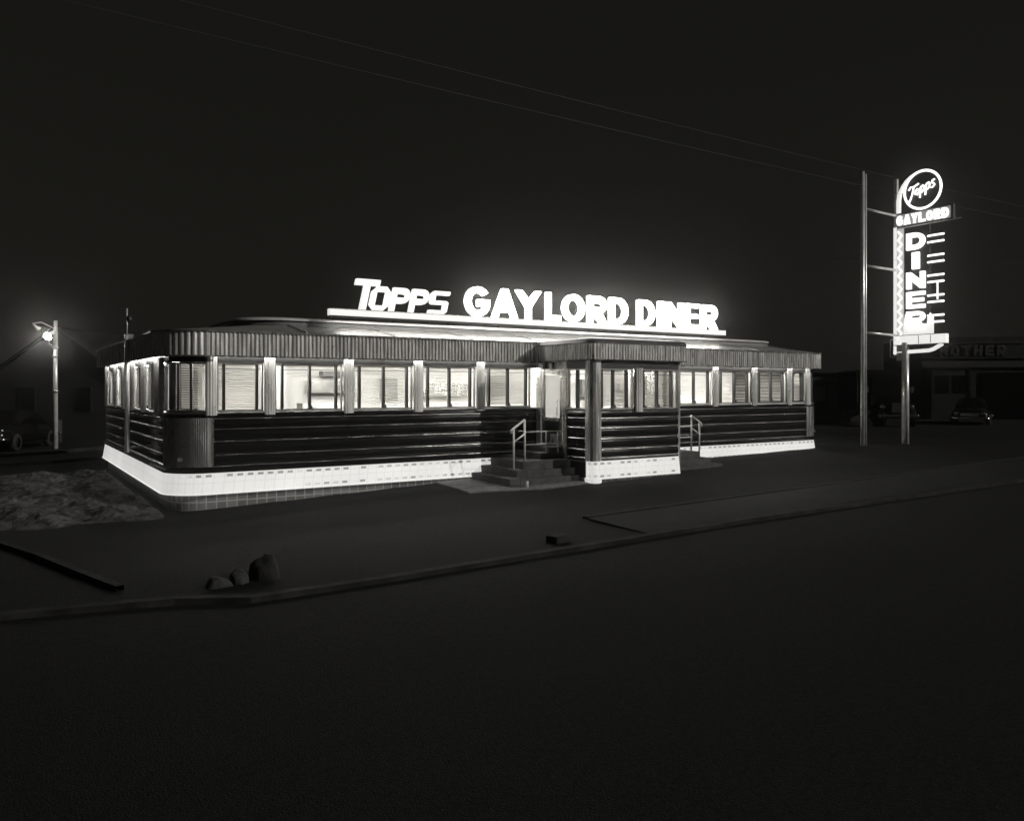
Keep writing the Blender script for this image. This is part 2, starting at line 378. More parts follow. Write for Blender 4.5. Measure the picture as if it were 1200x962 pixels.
D = thing('diner_building', (0, 0, 0), 'long black and stainless steel diner with glowing windows and a bright white lit skirt', 'diner')
Z_SK0, Z_SK1, Z_SILL, Z_WT, Z_F0, Z_F1 = .32, .745, 1.94, 2.94, 3.05, 3.53
sides = [path_left, path_right]
for pf in sides:
    sweep(MB(), pf(), [(-.04, -.3), (-.04, .33)]).build('foundation', 'foundation', D)
    sweep(MB(), pf(), [(-.04, .322), (.125, .318), (.128, .334), (.105, .338), (.04, .735), (.0, .74)]).build('lit_skirt', 'skirt', D)
    sweep(MB(), pf(), [(.0, .742), (.075, .742), (.085, .765), (.06, .80), (.01, .82)]).build('drip_trim', 'steel' if 0 else 'porcelain', D)
    # black enamel wall: five shallow bowed courses
    prof = []
    zc = [.82, .88, 1.08, 1.35, 1.60, 1.80, 1.90]
    for a, b in zip(zc, zc[1:]):
        for k in range(5): prof.append((.002+.016*sin(pi*k/4), a+(b-a)*k/4))
    sweep(MB(), pf(), prof, True).build('wall_panel', 'porcelain', D)
    for z in (.86, 1.08, 1.35, 1.60, 1.81):
        pr = [(.0, z-.014), (.022, z-.013), (.032, z), (.022, z+.013), (.0, z+.014)]
        full = pf()
        flat = [p for p in full if abs(p[1][0]) in (0, 1) and abs(p[1][1]) in (0, 1)]
        s1 = [p for p in flat if p[1][1] == -1]; s2 = [p for p in flat if p[1][1] == 0]
        for s_ in (s1, s2): sweep(MB(), s_, pr, True).build('trim_strip', 'trim', D)
    sweep(MB(), pf(), [(.0, 1.895), (.055, 1.90), (.065, 1.925), (.05, 1.945), (-.06, 1.955)]).build('sill_band', 'steel_frame', D)
    sweep(MB(), pf(), [(-.04, Z_WT), (.02, Z_WT), (.02, 3.095), (-.04, 3.095)]).build('window_header', 'dark_steel', D)
    sweep(MB(), pf(), [(-.02, 3.105), (.235, 3.105)]).build('soffit', 'dark_steel', D)
    fluted(MB(), pf, .24, .028, Z_F0+.02, Z_F1, .085).build('fluted_fascia', 'fluted', D)
    sweep(MB(), pf(), [(.24, Z_F1+.001), (.285, Z_F1-.004), (.29, Z_F1+.03), (.235, Z_F1+.035)]).build('fascia_trim', 'steel', D)
    sweep(MB(), pf(), [(.275, Z_F0-.012), (.28, Z_F0+.02), (.235, Z_F0+.024), (.235, Z_F0-.012), (.275, Z_F0-.012)]).build('fascia_lip', 'steel', D)
# soffit tubes
for xa, xb in ((.8, 4.4), (4.5, 8.3), (11.8, 15.4), (15.5, 19.2)):
    MB().tube([(xa, -.165, 3.085), (xb, -.165, 3.085)], .011, 8).build('soffit_light', 'soffit_tube', D)
MB().tube([(-.165, 9.9, 3.085), (-.165, .9, 3.085)], .011, 8).build('soffit_light', 'soffit_tube', D)
# rear wall
MB().box(LX, RX, BY, BY+.1, -.1, 3.5).build('rear_wall', 'porcelain', D)
# corner fluted steel panels below the windows
def corner_path(right=False, step=.04, arcn=26):
    if not right:
        P = [((CR-CR*cos(a), CR-CR*sin(a)), (-cos(a), -sin(a))) for a in [pi/2*i/arcn for i in range(arcn+1)]]
        return [((0, CR+.12), (-1, 0)), ((0, CR+.06), (-1, 0))]+P+[((CR+.06, 0), (0, -1)), ((CR+.12, 0), (0, -1))]
    return [((RX-b[0], b[1]), (-n[0], n[1])) for b, n in corner_path()][::-1]
for right in (False, True):
    P = corner_path(right, arcn=78); rows = []
    for z in (.86, 1.83):
        rows.append([(b[0]+n[0]*(.03+.018*abs(sin(pi*(i % 3)/3))), b[1]+n[1]*(.03+.018*abs(sin(pi*(i % 3)/3))), z) for i, (b, n) in enumerate(P)])
    MB().grid(rows, True).build('corner_panel', 'steel', D)
# roof slope lofted between the canopy edge and the clerestory foot
def ring(x0, x1, y0, y1, r, n=10):
    P = []
    for cx, cy, a0 in ((x0+r, y0+r, 180), (x1-r, y0+r, 270), (x1-r, y1-r, 0), (x0+r, y1-r, 90)):
        P += [(cx+r*cos(R(a0+90*i/n)), cy+r*sin(R(a0+90*i/n))) for i in range(n+1)]
    return P
def loft(mb, A, zA, B, zB, smooth=True):
    n = len(A); vs = [(x, y, zA) for x, y in A]+[(x, y, zB) for x, y in B]
    return mb.add(vs, [(i, (i+1) % n, (i+1) % n+n, i+n) for i in range(n)], smooth)
A = ring(LX-.235, RX+.235, -.235, BY+.2, .88); B = ring(1.55, 19.3, 1.0, 9.6, 1.1)
loft(MB(), A, 3.562, B, 3.80).build('roof_slope', 'roof_metal', D)
B2 = ring(1.58, 19.27, 1.03, 9.57, 1.07); B3 = ring(1.72, 19.1, 1.16, 9.44, .95)
loft(MB(), B, 3.802, B2, 3.93).build('clerestory', 'clerestory', D)
c = MB(); loft(c, ring(1.52, 19.33, .96, 9.64, 1.14), 3.92, ring(1.54, 19.31, .98, 9.62, 1.12), 3.965); loft(c, ring(1.54, 19.31, .98, 9.62, 1.12), 3.965, B3, 4.0); c.build('clerestory_cap', 'painted', D)
c = MB(); n = len(B3); c.add([(x, y, 4.0) for x, y in B3]+[(10.4, 5.3, 4.15)], [(i, (i+1) % n, n) for i in range(n)]); c.build('roof_deck', 'roofing', D)
for i in range(9):
    x = 2.6+i*2.0
    MB().add([(x-.015, .99, 3.81), (x+.015, .99, 3.81), (x+.015, -.22, 3.575), (x-.015, -.22, 3.575), (x-.015, .99, 3.83), (x+.015, .99, 3.83), (x+.015, -.22, 3.592), (x-.015, -.22, 3.592)],
             [(0, 1, 2, 3), (4, 5, 6, 7), (0, 4, 7, 3), (1, 5, 6, 2), (3, 2, 6, 7)]).build('roof_seam', 'roof_metal', D)
# inside
MB().box(.12, 19.85, .12, 10.5, .98, 1.05).build('floor_slab', 'floor', D)
MB().box(.1, 19.8, .05, 4.3, 3.10, 3.14).build('ceiling', 'inner_wall', D)
MB().box(3.2, 19.8, 3.6, 3.7, 1.05, 3.098).build('inside_wall', 'inner_wall', D)
MB().box(2.6, 2.7, 1.5, 10.4, 1.05, 3.098).build('inside_wall', 'inner_wall', D)
MB().box(.1, 2.6, 4.301, 10.5, 3.10, 3.14).build('ceiling', 'inner_wall', D)
for i in range(9):
    x = 1.4+i*2.15
    for yy in (.75, 2.0): MB().box(x, x+1.3, yy, yy+.12, 3.045, 3.098).build('ceiling_light', 'ceiling_tube', D, .01)
for i in range(4):
    y = 3.6+i*1.75
    MB().box(.7, .82, y, y+1.2, 3.045, 3.098).build('ceiling_light', 'ceiling_tube', D, .01)
MB().box(3.4, 8.2, 2.5, 2.95, 1.05, 2.05).build('counter', 'inner_wall', D, .01)
MB().box(12.3, 17.2, 2.5, 2.95, 1.05, 2.05).build('counter', 'inner_wall', D, .01)
for (x0, x1, z0, z1, mm) in ((3.9, 5.3, 2.3, 2.62, 'steel'), (5.9, 6.3, 2.1, 2.7, 'inner_dark'), (6.9, 8.6, 2.2, 2.55, 'steel'), (4.2, 4.8, 2.72, 2.86, 'inner_dark'), (9.2, 9.8, 2.2, 2.8, 'inner_dark'), (12.6, 13.3, 2.15, 2.7, 'inner_dark'), (14.2, 15.8, 2.35, 2.7, 'steel'), (16.3, 16.7, 2.0, 2.6, 'inner_dark')):
    MB().box(x0, x1, 3.3, 3.597, z0, z1).build('wall_cabinet', mm, D, .01)

def stool():
    t = thing('bar_stool', (3.9, 2.1, 1.05), 'round bar stool in the row along the counter behind the lit diner windows', 'stool', 0, 'bar stools along the counter')
    MB().lathe([(0, 0), (.17, 0), (.17, .03), (.03, .06), (.03, .70), (0, .70)], 14).build('pedestal', 'steel', t)
    MB().lathe([(0, .701), (.16, .705), (.19, .74), (.19, .79), (.15, .83), (0, .84)], 18).build('seat', 'inner_dark', t)
    return t
st0 = stool()
for x in (4.5, 5.1, 5.7, 6.3, 6.9, 7.5, 13.0, 13.7, 14.4, 15.1, 15.8, 16.5):
    c_ = link_copy(st0) if False else None
    c_ = st0.copy(); COL.objects.link(c_); c_.location.x = x
    for ch_ in st0.children:
        d_ = ch_.copy(); COL.objects.link(d_); d_.parent = c_
# windows: frame > pane, blind, latch
wr = random.Random(11)
def window(p0, p1, nrm, kind=0, mull=3, parent=D, blind=True, drop=0.0, tilt=38, depth=-.03, z0=Z_SILL+.012, z1=Z_WT-.003, mfrac=None):
    L = math.hypot(p1[0]-p0[0], p1[1]-p0[1]); u = ((p1[0]-p0[0])/L, (p1[1]-p0[1])/L)
    fn = lambda a, o, z: (p0[0]+u[0]*a+nrm[0]*o, p0[1]+u[1]*a+nrm[1]*o, z)
    f = MB(fn)
    d0, d1 = depth-.03, depth+.035
    f.box(0, L, d0, d1, z0, z0+.035); f.box(0, L, d0, d1, z1-.03, z1)
    f.box(.0, .025, d0, d1, z0+.035, z1-.03); f.box(L-.025, L, d0, d1, z0+.035, z1-.03)
    fr = f.build('window', 'steel_frame', parent)
    if mfrac is None:
        if kind == 0: mfrac = [.10, .5, .90] if mull == 3 else ([.14, .86] if mull == 2 else [.5])
        else: mfrac = [.5]
    for q in mfrac:
        MB(fn).box(L*q-.024, L*q+.024, d0+.004, d1+.022, z0+.0352, z1-.0302).build('mullion', 'dark_steel', fr)
    edges = [0.025/L]+list(mfrac)+[1-.025/L]
    for a, b in zip(edges, edges[1:]):
        x0 = a*L+(.024 if a > .03 else 0); x1 = b*L-(.024 if b < .97 else 0)
        if x1-x0 > .03: MB(fn).box(x0+.001, x1-.001, depth-.006, depth+.006, z1-.135, z1-.123).build('transom_bar', 'dark_steel', fr)
    MB(fn).add([(.03, depth-.008, z0+.036), (L-.03, depth-.008, z0+.036), (L-.03, depth-.008, z1-.031), (.03, depth-.008, z1-.031)], [(0, 1, 2, 3)]).build('pane', 'glass', fr)
    if mull == 3 and len(mfrac) == 3:
        q = mfrac[1]
        lt = MB(fn); lt.add(*[[(L*q-.055, d1+.024, z0+.036), (L*q+.055, d1+.024, z0+.036), (L*q+.03, d1+.024, z0+.11), (L*q-.03, d1+.024, z0+.11), (L*q-.055, d1+.05, z0+.036), (L*q+.055, d1+.05, z0+.036), (L*q+.03, d1+.045, z0+.11), (L*q-.03, d1+.045, z0+.11)], [(0, 1, 2, 3), (4, 7, 6, 5), (0, 4, 5, 1), (1, 5, 6, 2), (2, 6, 7, 3), (3, 7, 4, 0)]])
        lt.build('latch', 'dark_steel', fr)
    if blind:
        b = MB(fn); zb = z0+.05+drop; zt = z1-.05; k = int((zt-zb)/.046)
        xa = .05; xb = L-.05
        b.box(xa, xb, depth-.14, depth-.09, zt, zt+.03)
        for i in range(k):
            z = zt-.02-i*.046; t = R(tilt+wr.uniform(-5, 5)); w = .026; sag = wr.uniform(-.003, .003)
            dy, dz = w*cos(t), w*sin(t)
            b.add([(xa, depth-.115-dy, z+dz), (xb, depth-.115-dy, z+dz+sag), (xb, depth-.115+dy, z-dz+sag), (xa, depth-.115+dy, z-dz)], [(0, 1, 2, 3)])
        b.build('blind', 'blind', fr)
    return fr
def pilaster(c, u, nrm, w=.22, z0=Z_SILL-.06, z1=3.045, parent=D):
    fn = lambda a, o, z: (c[0]+u[0]*a+nrm[0]*o, c[1]+u[1]*a+nrm[1]*o, z)
    pts = []
    for i in range(25):
        a = -w/2+w*i/24; k = (i % 6)/6
        o = .066+.03*cos(a/w*pi)+.010*abs(sin(pi*k))
        pts.append((a, o))
    prof = [(-w/2, .024)]+pts+[(w/2, .024)]
    MB(fn).grid([[(a, o, z) for a, o in prof] for z in (z0, z1)], True).build('pilaster', 'pilaster', parent)

# front left bays
edges = [(.84, 1.75), (2.0, 3.46), (3.71, 5.14), (5.39, 6.80), (7.05, 8.40)]
for i, (a, b) in enumerate(edges):
    window((a, 0), (b, 0), (0, -1), mull=2 if i == 0 else 3, tilt=[30, 10, 26, 20, 42][i], drop=[0, .62, .0, .0, .0][i])
for c_ in (.72, 1.875, 3.585, 5.265, 6.925): pilaster((c_, 0), (1, 0), (0, -1))
# front right bays
for i, (a, b) in enumerate([(11.75, 13.15), (13.4, 14.85), (15.1, 16.55), (16.8, 18.2), (18.45, 19.12)]):
    window((a, 0), (b, 0), (0, -1), mull=3 if i < 4 else 2, tilt=[20, 15, 15, 24, 45][i], drop=[0, .2, 0, 0, 0][i])
for c_ in (13.275, 14.975, 16.675, 18.325, 19.24): pilaster((c_, 0), (1, 0), (0, -1))
pilaster((11.6, 0), (1, 0), (0, -1), .2)
# left side bays
for i, (a, b) in enumerate([(1.70, 2.80), (3.5, 4.5), (5.0, 6.1), (6.6, 7.7), (8.2, 9.6)]):
    window((0, b), (0, a), (-1, 0), mull=1, tilt=55, mfrac=[.5])
for y, w in ((.82, .22), (1.36, .50), (3.15, .5), (4.75, .34), (6.35, .34), (7.95, .34), (10.0, .5)): pilaster((0, y), (0, -1), (-1, 0), w)
for y0, y1 in ((1.0, 1.1),):
    MB().box(-.01, .03, y0, y1, Z_SILL, Z_WT).build('window_post', 'dark_steel', D)
# curved corner windows
for right in (False, True):
    P = [((CR-CR*cos(a), CR-CR*sin(a)), (-cos(a), -sin(a))) for a in [pi/2*i/24 for i in range(25)]]
    if right: P = [((RX-b[0], b[1]), (-n[0], n[1])) for b, n in P][::-1]
    f = sweep(MB(), P, [(-.06, Z_SILL+.012), (.01, Z_SILL+.012), (.01, Z_SILL+.05), (-.06, Z_SILL+.05)]).build('corner_window', 'steel_frame', D)
    sweep(MB(), P, [(-.06, Z_WT-.04), (.01, Z_WT-.04), (.01, Z_WT-.003), (-.06, Z_WT-.003)]).build('head_rail', 'steel_frame', f)
    sweep(MB(), P, [(-.035, Z_SILL+.05), (-.035, Z_WT-.04)], True).build('pane', 'glass', f)
    for i in (11, 17) if not right else (7, 13):
        (bx, by), (nx, ny) = P[i]
        fn = lambda a, o, z, bx=bx, by=by, nx=nx, ny=ny: (bx+nx*o-ny*a, by+ny*o+nx*a, z)
        MB(fn).box(-.022, .022, -.05, .02, Z_SILL+.051, Z_WT-.041).build('mullion', 'dark_steel', f)
    b = MB()
    for i in range(26):
        z = Z_WT-.06-i*.034
        sweep(b, P[2:-2], [(-.15, z+.012), (-.115, z-.008)])
    b.build('blind', 'blind', f)

# vestibule
def vface(p0, p1, nrm, z0, z1, o0, o1, name, m, parent=D):
    L = math.hypot(p1[0]-p0[0], p1[1]-p0[1]); u = ((p1[0]-p0[0])/L, (p1[1]-p0[1])/L)
    fn = lambda a, o, z: (p0[0]+u[0]*a+nrm[0]*o, p0[1]+u[1]*a+nrm[1]*o, z)
    return fn, L
fl = (VX0+.14, VY); fr_ = (VX1-.1, VY)
def lin(p0, p1, nrm, step=.5): return [(q, nrm) for q in seg(p0, p1, step)]
def vwall(p0, p1, nrm, skirt=True):
    P = lin(p0, p1, nrm)
    sweep(MB(), P, [(-.04, -.2), (-.04, .34)]).build('foundation', 'foundation', D)
    if skirt: sweep(MB(), P, [(-.04, .332), (.095, .328), (.098, .342), (.085, .348), (.03, .735), (0, .74)]).build('lit_skirt', 'skirt', D)
    prof = []
    zc = [.742, .80, 1.0, 1.25, 1.5, 1.72, 1.90]
    for a, b in zip(zc, zc[1:]):
        for k in range(5): prof.append((.002+.018*sin(pi*k/4), a+(b-a)*k/4))
    sweep(MB(), P, prof, True).build('wall_panel', 'porcelain', D)
    for z in (.80, 1.0, 1.25, 1.5, 1.72):
        sweep(MB(), P, [(.0, z-.014), (.022, z-.013), (.032, z), (.022, z+.013), (.0, z+.014)], True).build('trim_strip', 'trim', D)
    sweep(MB(), P, [(.0, 1.895), (.045, 1.90), (.05, 1.915), (-.06, 1.925)]).build('sill_band', 'dark_steel', D)
    sweep(MB(), P, [(-.06, 2.88), (.02, 2.88), (.02, 3.06), (-.04, 3.06)]).build('window_header', 'dark_steel', D)
vwall(fl, fr_, (0, -1))
vwall((VX0, -1.28), (VX0, VY+.14), (-1, 0), False)
vwall((VX1, VY+.1), (VX1, -1.28), (1, 0), False)
window((VX0+.22, VY), (9.86, VY), (0, -1), mull=3, tilt=40, z0=1.926, z1=2.878, mfrac=[.07, .40, .80])
window((10.12, VY), (VX1-.16, VY), (0, -1), mull=3, tilt=30, z0=1.926, z1=2.878, mfrac=[.05, .44, .86])
pilaster((9.99, VY), (1, 0), (0, -1), .24, 1.86, 2.9)
window((VX0, -1.30), (VX0, VY+.18), (-1, 0), z0=1.926, z1=2.878, mfrac=[.5], blind=False)
window((VX1, VY+.2), (VX1, -1.30), (1, 0), z0=1.926, z1=2.878, mfrac=[.5], blind=False)
# corner columns of the vestibule
def column(cx, cy, r, z0, z1, name='corner_column', m='fluted'):
    n = 54; rows = []
    for z in (z0, z1):
        rows.append([(cx+(r+.008*abs(sin(pi*(i % 3)/3)))*cos(2*pi*i/n), cy+(r+.008*abs(sin(pi*(i % 3)/3)))*sin(2*pi*i/n), z) for i in range(n+1)])
    MB().grid(rows, True).build(name, m, D)
column(VX0+.16, VY+.14, .19, .742, 3.12, m='fluted')
column(VX1-.08, VY+.09, .10, .30, 3.12, m='fluted')
MB().lathe([(.17, -.1), (.20, .32), (.2, .34), (.17, .34), (.17, .735), (0, .735)], 24, (VX0+.16, VY+.14, 0)).build('lit_skirt', 'skirt', D)
# vestibule roof, fascia, floor
VF = []
o = .2
def vpath(step=.085/6, off=0):
    x0, x1, y0 = VX0-.12-off, VX1+.1+off, VY-.12-off
    P = [((x0, y), (-1, 0)) for _, y in seg((0, -.27), (0, y0+.18), step)]
    P += [((x0+.18-.18*cos(a), y0+.18-.18*sin(a)), (-cos(a), -sin(a))) for a in [pi/2*i/20 for i in range(1, 20)]]
    P += [((x, y0), (0, -1)) for x, _ in seg((x0+.18, 0), (x1-.1, 0), step)]
    P += [((x1-.1+.1*sin(a), y0+.1-.1*cos(a)), (sin(a), -cos(a))) for a in [pi/2*i/12 for i in range(1, 12)]]
    P += [((x1, y), (1, 0)) for _, y in seg((0, y0+.1), (0, -.27), step)]
    return P
P = vpath(); rows = []
for z in (3.085, 3.45): rows.append([(b[0]+n[0]*.026*abs(sin(pi*(i % 6)/6)), b[1]+n[1]*.026*abs(sin(pi*(i % 6)/6)), z) for i, (b, n) in enumerate(P)])
MB().grid(rows, True).build('fluted_fascia', 'fluted', D)
P = vpath(.2)
sweep(MB(), P, [(-.03, 3.452), (.035, 3.452), (.035, 3.475), (-.02, 3.56), (-.25, 3.60)]).build('canopy_edge', 'dark_steel', D)
sweep(MB(), P, [(-.2, 3.065), (.03, 3.065), (.034, 3.084)]).build('soffit', 'dark_steel', D)
MB().box(VX0+.14, VX1-.16, VY+.14, -.24, 3.585, 3.6).build('canopy_roof', 'roofing', D)
MB().box(VX0+.02, VX1-.02, VY+.05, .1, 2.985, 3.06).build('ceiling', 'inner_wall', D)
MB().box(VX0+.03, VX1-.03, VY+.04, .099, .7, 1.05).build('floor_slab', 'floor', D)
MB().box(9.4, 10.6, -1.2, -1.1, 2.93, 2.983).build('ceiling_light', 'soffit_tube', D, .01)
MB().box(.55, 1.15, .95, 1.07, 3.045, 3.098).build('ceiling_light', 'ceiling_tube', D, .01)  # unseen fixture added to brighten the curved corner window
# doors on both cheeks
for side, x, sgn in (('a', VX0, -1), ('b', VX1, 1)):
    fn = lambda a, oo, z, x=x, sgn=sgn: (x+sgn*oo, -.22-a, z)
    MB(fn).box(-.2, .0, -.03, .035, .75, 3.06).build('door_jamb', 'steel', D)
    MB(fn).box(.92, 1.06, -.03, .035, .75, 3.06).build('door_jamb', 'steel', D)
    MB(fn).box(.0, .92, -.03, .03, 2.86, 3.06).build('door_header', 'steel', D)
    MB(fn).box(.0, .92, -.05, .06, .8, 1.05).build('door_sill', 'step', D)
    d = MB(fn)
    d.box(.03, .13, -.02, .03, 1.06, 2.85); d.box(.79, .89, -.02, .03, 1.06, 2.85)
    d.box(.13, .79, -.02, .03, 2.74, 2.85); d.box(.13, .79, -.02, .03, 1.06, 1.3); d.box(.13, .79, -.02, .03, 1.62, 1.70)
    dd = d.build('door', 'steel', D)
    MB(fn).box(.131, .789, .0, .008, 1.301, 1.619).build('kick_panel', 'porcelain', dd)
    MB(fn).add([(.131, .004, 1.701), (.789, .004, 1.701), (.789, .004, 2.739), (.131, .004, 2.739)], [(0, 1, 2, 3)]).build('pane', 'door_glass', dd)
    MB(fn).tube([(.74, .032, 1.75), (.74, .075, 1.78), (.74, .075, 2.12), (.74, .032, 2.15)], .012, 8).build('handle', 'steel', dd)
MB().lathe([(0, 0), (.06, 0), (.085, -.16), (.05, -.17), (0, -.14)], 16, (VX0-.16, -.62, 3.063)).build('door_lamp', 'dark_steel', D)

# electrical service mast on the left side
s = thing('service_mast', (-.33, 3.62, 0), 'slim vertical service mast standing against the left side wall and rising above its fascia', 'mast')
MB().tube([(0, 0, .95), (0, 0, 3.62)], .055, 10).build('lower_pipe', 'pole', s)
MB().tube([(0, 0, 3.62), (0, 0, 4.25)], .016, 8).build('upper_pipe', 'pole', s)
MB().lathe([(.0, .10), (.05, .08), (.065, 0), (.04, -.06), (.0, -.07)], 12, (.05, 0, 4.0)).build('weather_head', 'dark_steel', s)
MB().box(-.05, .13, -.05, .05, 3.56, 3.66).build('clamp', 'steel', s)
MB().box(.0, .33, -.03, .03, 2.99, 3.03).build('bracket', 'steel', s)
MB().box(.0, .33, -.03, .03, 1.05, 1.09).build('bracket', 'steel', s)

# ------------------------------------------------------------------ rooftop sign
S = thing('rooftop_sign', (3.38, .6, 3.75), 'long glowing neon sign on the diner roof reading TOPPS GAYLORD DINER above a bright bar', 'rooftop sign')
sf = lambda a, o, z: (a-3.38, -o, z-3.75)
MB(sf).box(3.38, 16.08, -.11, .05, 4.05, 4.19).build('lit_bar', 'bar', S, .006)
MB(sf).box(3.36, 16.10, -.14, .07, 4.191, 4.205).build('cap_strip', 'steel', S)
MB(sf).box(3.36, 16.10, .045, .065, 4.0, 4.049).build('cap_strip', 'dark_steel', S)
for xa, xb in ((3.6, 7.6), (7.75, 11.7), (11.85, 15.9)): MB(sf).tube([(xa, -.02, 4.03), (xb, -.02, 4.03)], .014, 8).build('slope_fill_tube', 'tube', S)  # hidden tubes added under the bar to brighten the roof slope
for i in range(9): MB(sf).tube([(3.7+i*1.5, -.11, 4.13), (3.7+i*1.5, -.58, 4.04), (3.7+i*1.5, -.62, 3.99)], .02, 6).build('support_arm', 'dark_steel', S)
for ch, x, w, z1 in (('T', 3.88, .56, 4.90), ('o', 4.32, .44, 4.76), ('P', 4.83, .43, 4.76), ('P', 5.33, .43, 4.76), ('S', 5.84, .46, 4.75)):
    h = z1-4.215; letter(ch, x, 4.215, w, h, .12, 'channel', S, lambda a, o, z: sf(a, o+.0, z), shear=.22, t=.17)
for ch, x0, x1 in (('G', 6.86, 7.58), ('A', 7.64, 8.40), ('Y', 8.36, 9.14), ('L', 9.30, 9.76), ('O', 9.84, 10.58), ('R', 10.70, 11.34), ('D', 11.47, 12.12), ('D', 12.50, 13.14), ('I', 13.30, 13.50), ('N', 13.62, 14.28), ('E', 14.40, 14.92), ('R', 15.06, 15.72)):
    letter(ch, x0+.02, 4.22, (x1-x0)*.93, .71, .12, 'neon' if x0 < 12.3 else 'neon_soft', S, lambda a, o, z: sf(a, o, z), t=.155 if ch not in 'OGDR' else .165)

# ------------------------------------------------------------------ steps and railings
def steps(x_in, sgn, label):
    """platform against the front wall, treads falling away from the vestibule"""
    t = thing('entrance_steps', (x_in, 0, 0), label, 'steps')
    X = lambda a: sgn*a
    def slab(a0, a1, y0, z0, z1, name, m='step', y1=-.05):
        xa, xb = sorted((X(a0), X(a1))); MB().box(xa, xb, y0, y1, z0, z1).build(name, m, t, .012)
    slab(.04, 1.40, -1.46, .1, .75, 'landing'); slab(1.402, 1.68, -1.62, .05, .58, 'tread'); slab(1.682, 1.96, -1.78, .0, .42, 'tread')
    slab(.04, 1.40, -1.62, .08, .56, 'tread', y1=-1.462)
    slab(.04, 1.68, -1.78, .02, .40, 'tread', y1=-1.622)
    slab(.06, .72, -1.2, .752, .90, 'tread', y1=-.1); slab(.06, .44, -1.14, .902, 1.02, 'tread', y1=-.12)
    return t
steps(VX0, -1, 'dark concrete steps on the left side of the projecting entrance next to the lit skirt')
steps(VX1, 1, 'dark concrete steps on the right side of the projecting entrance mostly hidden behind it')
tag(MB().add([(5.75, .1, ground_h(6, 0)+.02), (5.55, -1.9, ground_h(6, -1.8)+.02), (7.2, -2.3, ground_h(7, -2)+.03), (8.5, -2.2, ground_h(8, -2)+.03), (8.5, .1, .34), (5.75, .1, -.1), (5.55, -1.9, -.1), (7.2, -2.3, -.1), (8.5, -2.2, -.1), (8.5, .1, -.1)],
     [(0, 1, 2, 3, 4), (0, 5, 6, 1), (1, 6, 7, 2), (2, 7, 8, 3)]).build('path', 'slab'), kind='structure')
MB().tube([(0, 0, 0), (0, 0, .16)], .035, 8).build('stub_post', 'rail')
o = bpy.data.objects['stub_post']; o.location = (6.95, -2.0, ground_h(7, -2)); tag(o, 'short stub of pipe at the front corner of the left entrance slab', 'post')
def railing(label, x_in, sgn):
    t = thing('hand_railing', (x_in, -1.3, .56), label, 'railing')
    X = lambda a: sgn*a
    T = lambda pts, name, r=.02: MB().tube([(X(a), y, z-.56) for a, y, z in pts], r, 8).build(name, 'rail', t)
    T([(1.24, 0, .75), (1.24, 0, 1.69)], 'post', .022); T([(1.54, 0, .58), (1.54, 0, 1.49)], 'post', .022)
    T([(1.24, 0, 1.695), (1.56, -.01, 1.50), (1.61, -.01, 1.46), (1.61, -.01, 1.39)], 'top_rail', .026)
    T([(1.24, 0, 1.37), (1.56, 0, 1.18)], 'lower_rail', .02)
    T([(1.24, 0, 1.41), (.10, 0, 1.41)], 'back_rail', .014); T([(1.24, 0, 1.12), (.1, 0, 1.12)], 'back_rail', .014)
    T([(.64, 0, .90), (.64, 0, 1.41)], 'post', .015); T([(.30, 0, .90), (.30, 0, 1.41)], 'post', .015)
    return t
railing('pale pipe handrail beside the left entrance steps, the nearer and taller of the two', VX0, -1)
railing('thin pipe handrail to the right of the projecting entrance in front of the lit skirt', VX1+.04, 1)

# ------------------------------------------------------------------ pylon sign (faces up and down the street, x = const)
PX = 23.65
K = thing('pylon_sign', (PX, -.71, .4), 'tall vertical neon sign with a round script disc on top and DINER spelled downwards', 'pylon sign')
pf_ = lambda a, o, z: (-o, -a+.71, z-.4)           # a: distance toward the street, o: toward the diner
MB(pf_).tube([(.71, 0, .3), (.71, 0, 4.0)], .12, 14).build('pole', 'pole', K)
MB(pf_).box(.29, .41, -.1, .02, 3.55, 9.74).build('edge_post', 'painted', K, .01)
MB(pf_).box(.29, .41, .021, .026, 3.6, 8.04).build('edge_light', 'pylon_box', K)
MB(pf_).box(.415, .63, -.1, .0, 3.45, 8.04).build('edge_panel', 'pylon_panel', K, .01)
zz = [(.45 if i % 2 else .59, .03, 3.7+i*.155) for i in range(28)]
MB(pf_).tube(zz, .022, 6).build('zigzag_tube', 'pylon_tube', K)
MB(pf_).box(.66, 1.56, -.1, .0, 4.1, 8.04).build('letter_backing', 'sign_black', K, .01)
for i, ch in enumerate('DINER'):
    w = .62 if ch != 'I' else .22; z0 = 7.15-i*.672
    letter(ch, 1.12-w/2, z0+.03, w, .55, .1, 'pylon_letter', K, lambda a, o, z: pf_(a, o+.06, z), t=.24)
for i in range(5):
    z = 7.56-i*.672
    for dz in (0, -.22): MB(pf_).tube([(1.52, .02, z+dz), (1.60, .05, z+dz), (2.02, .05, z+dz), (2.08, .02, z+dz)], .034, 8).build('cross_tube', 'pylon_tube', K)
    MB(pf_).box(1.56, 2.0, -.06, .0, z-.30, z+.08).build('tube_backing', 'sign_black', K)
MB(pf_).tube([(1.86, .04, 6.02), (1.86, .04, 5.40)], .025, 8).build('link_tube', 'pylon_tube', K)
# lit stepped panel round the last letter
MB(pf_).prism([(.66, 4.25), (1.72, 4.25), (1.72, 4.82), (1.60, 4.98), (1.5, 4.80), (1.5, 4.62), (.80, 4.62), (.80, 4.98), (.72, 4.98), (.66, 4.7)], .005, .03).build('arrow_panel', 'pylon_box', K)
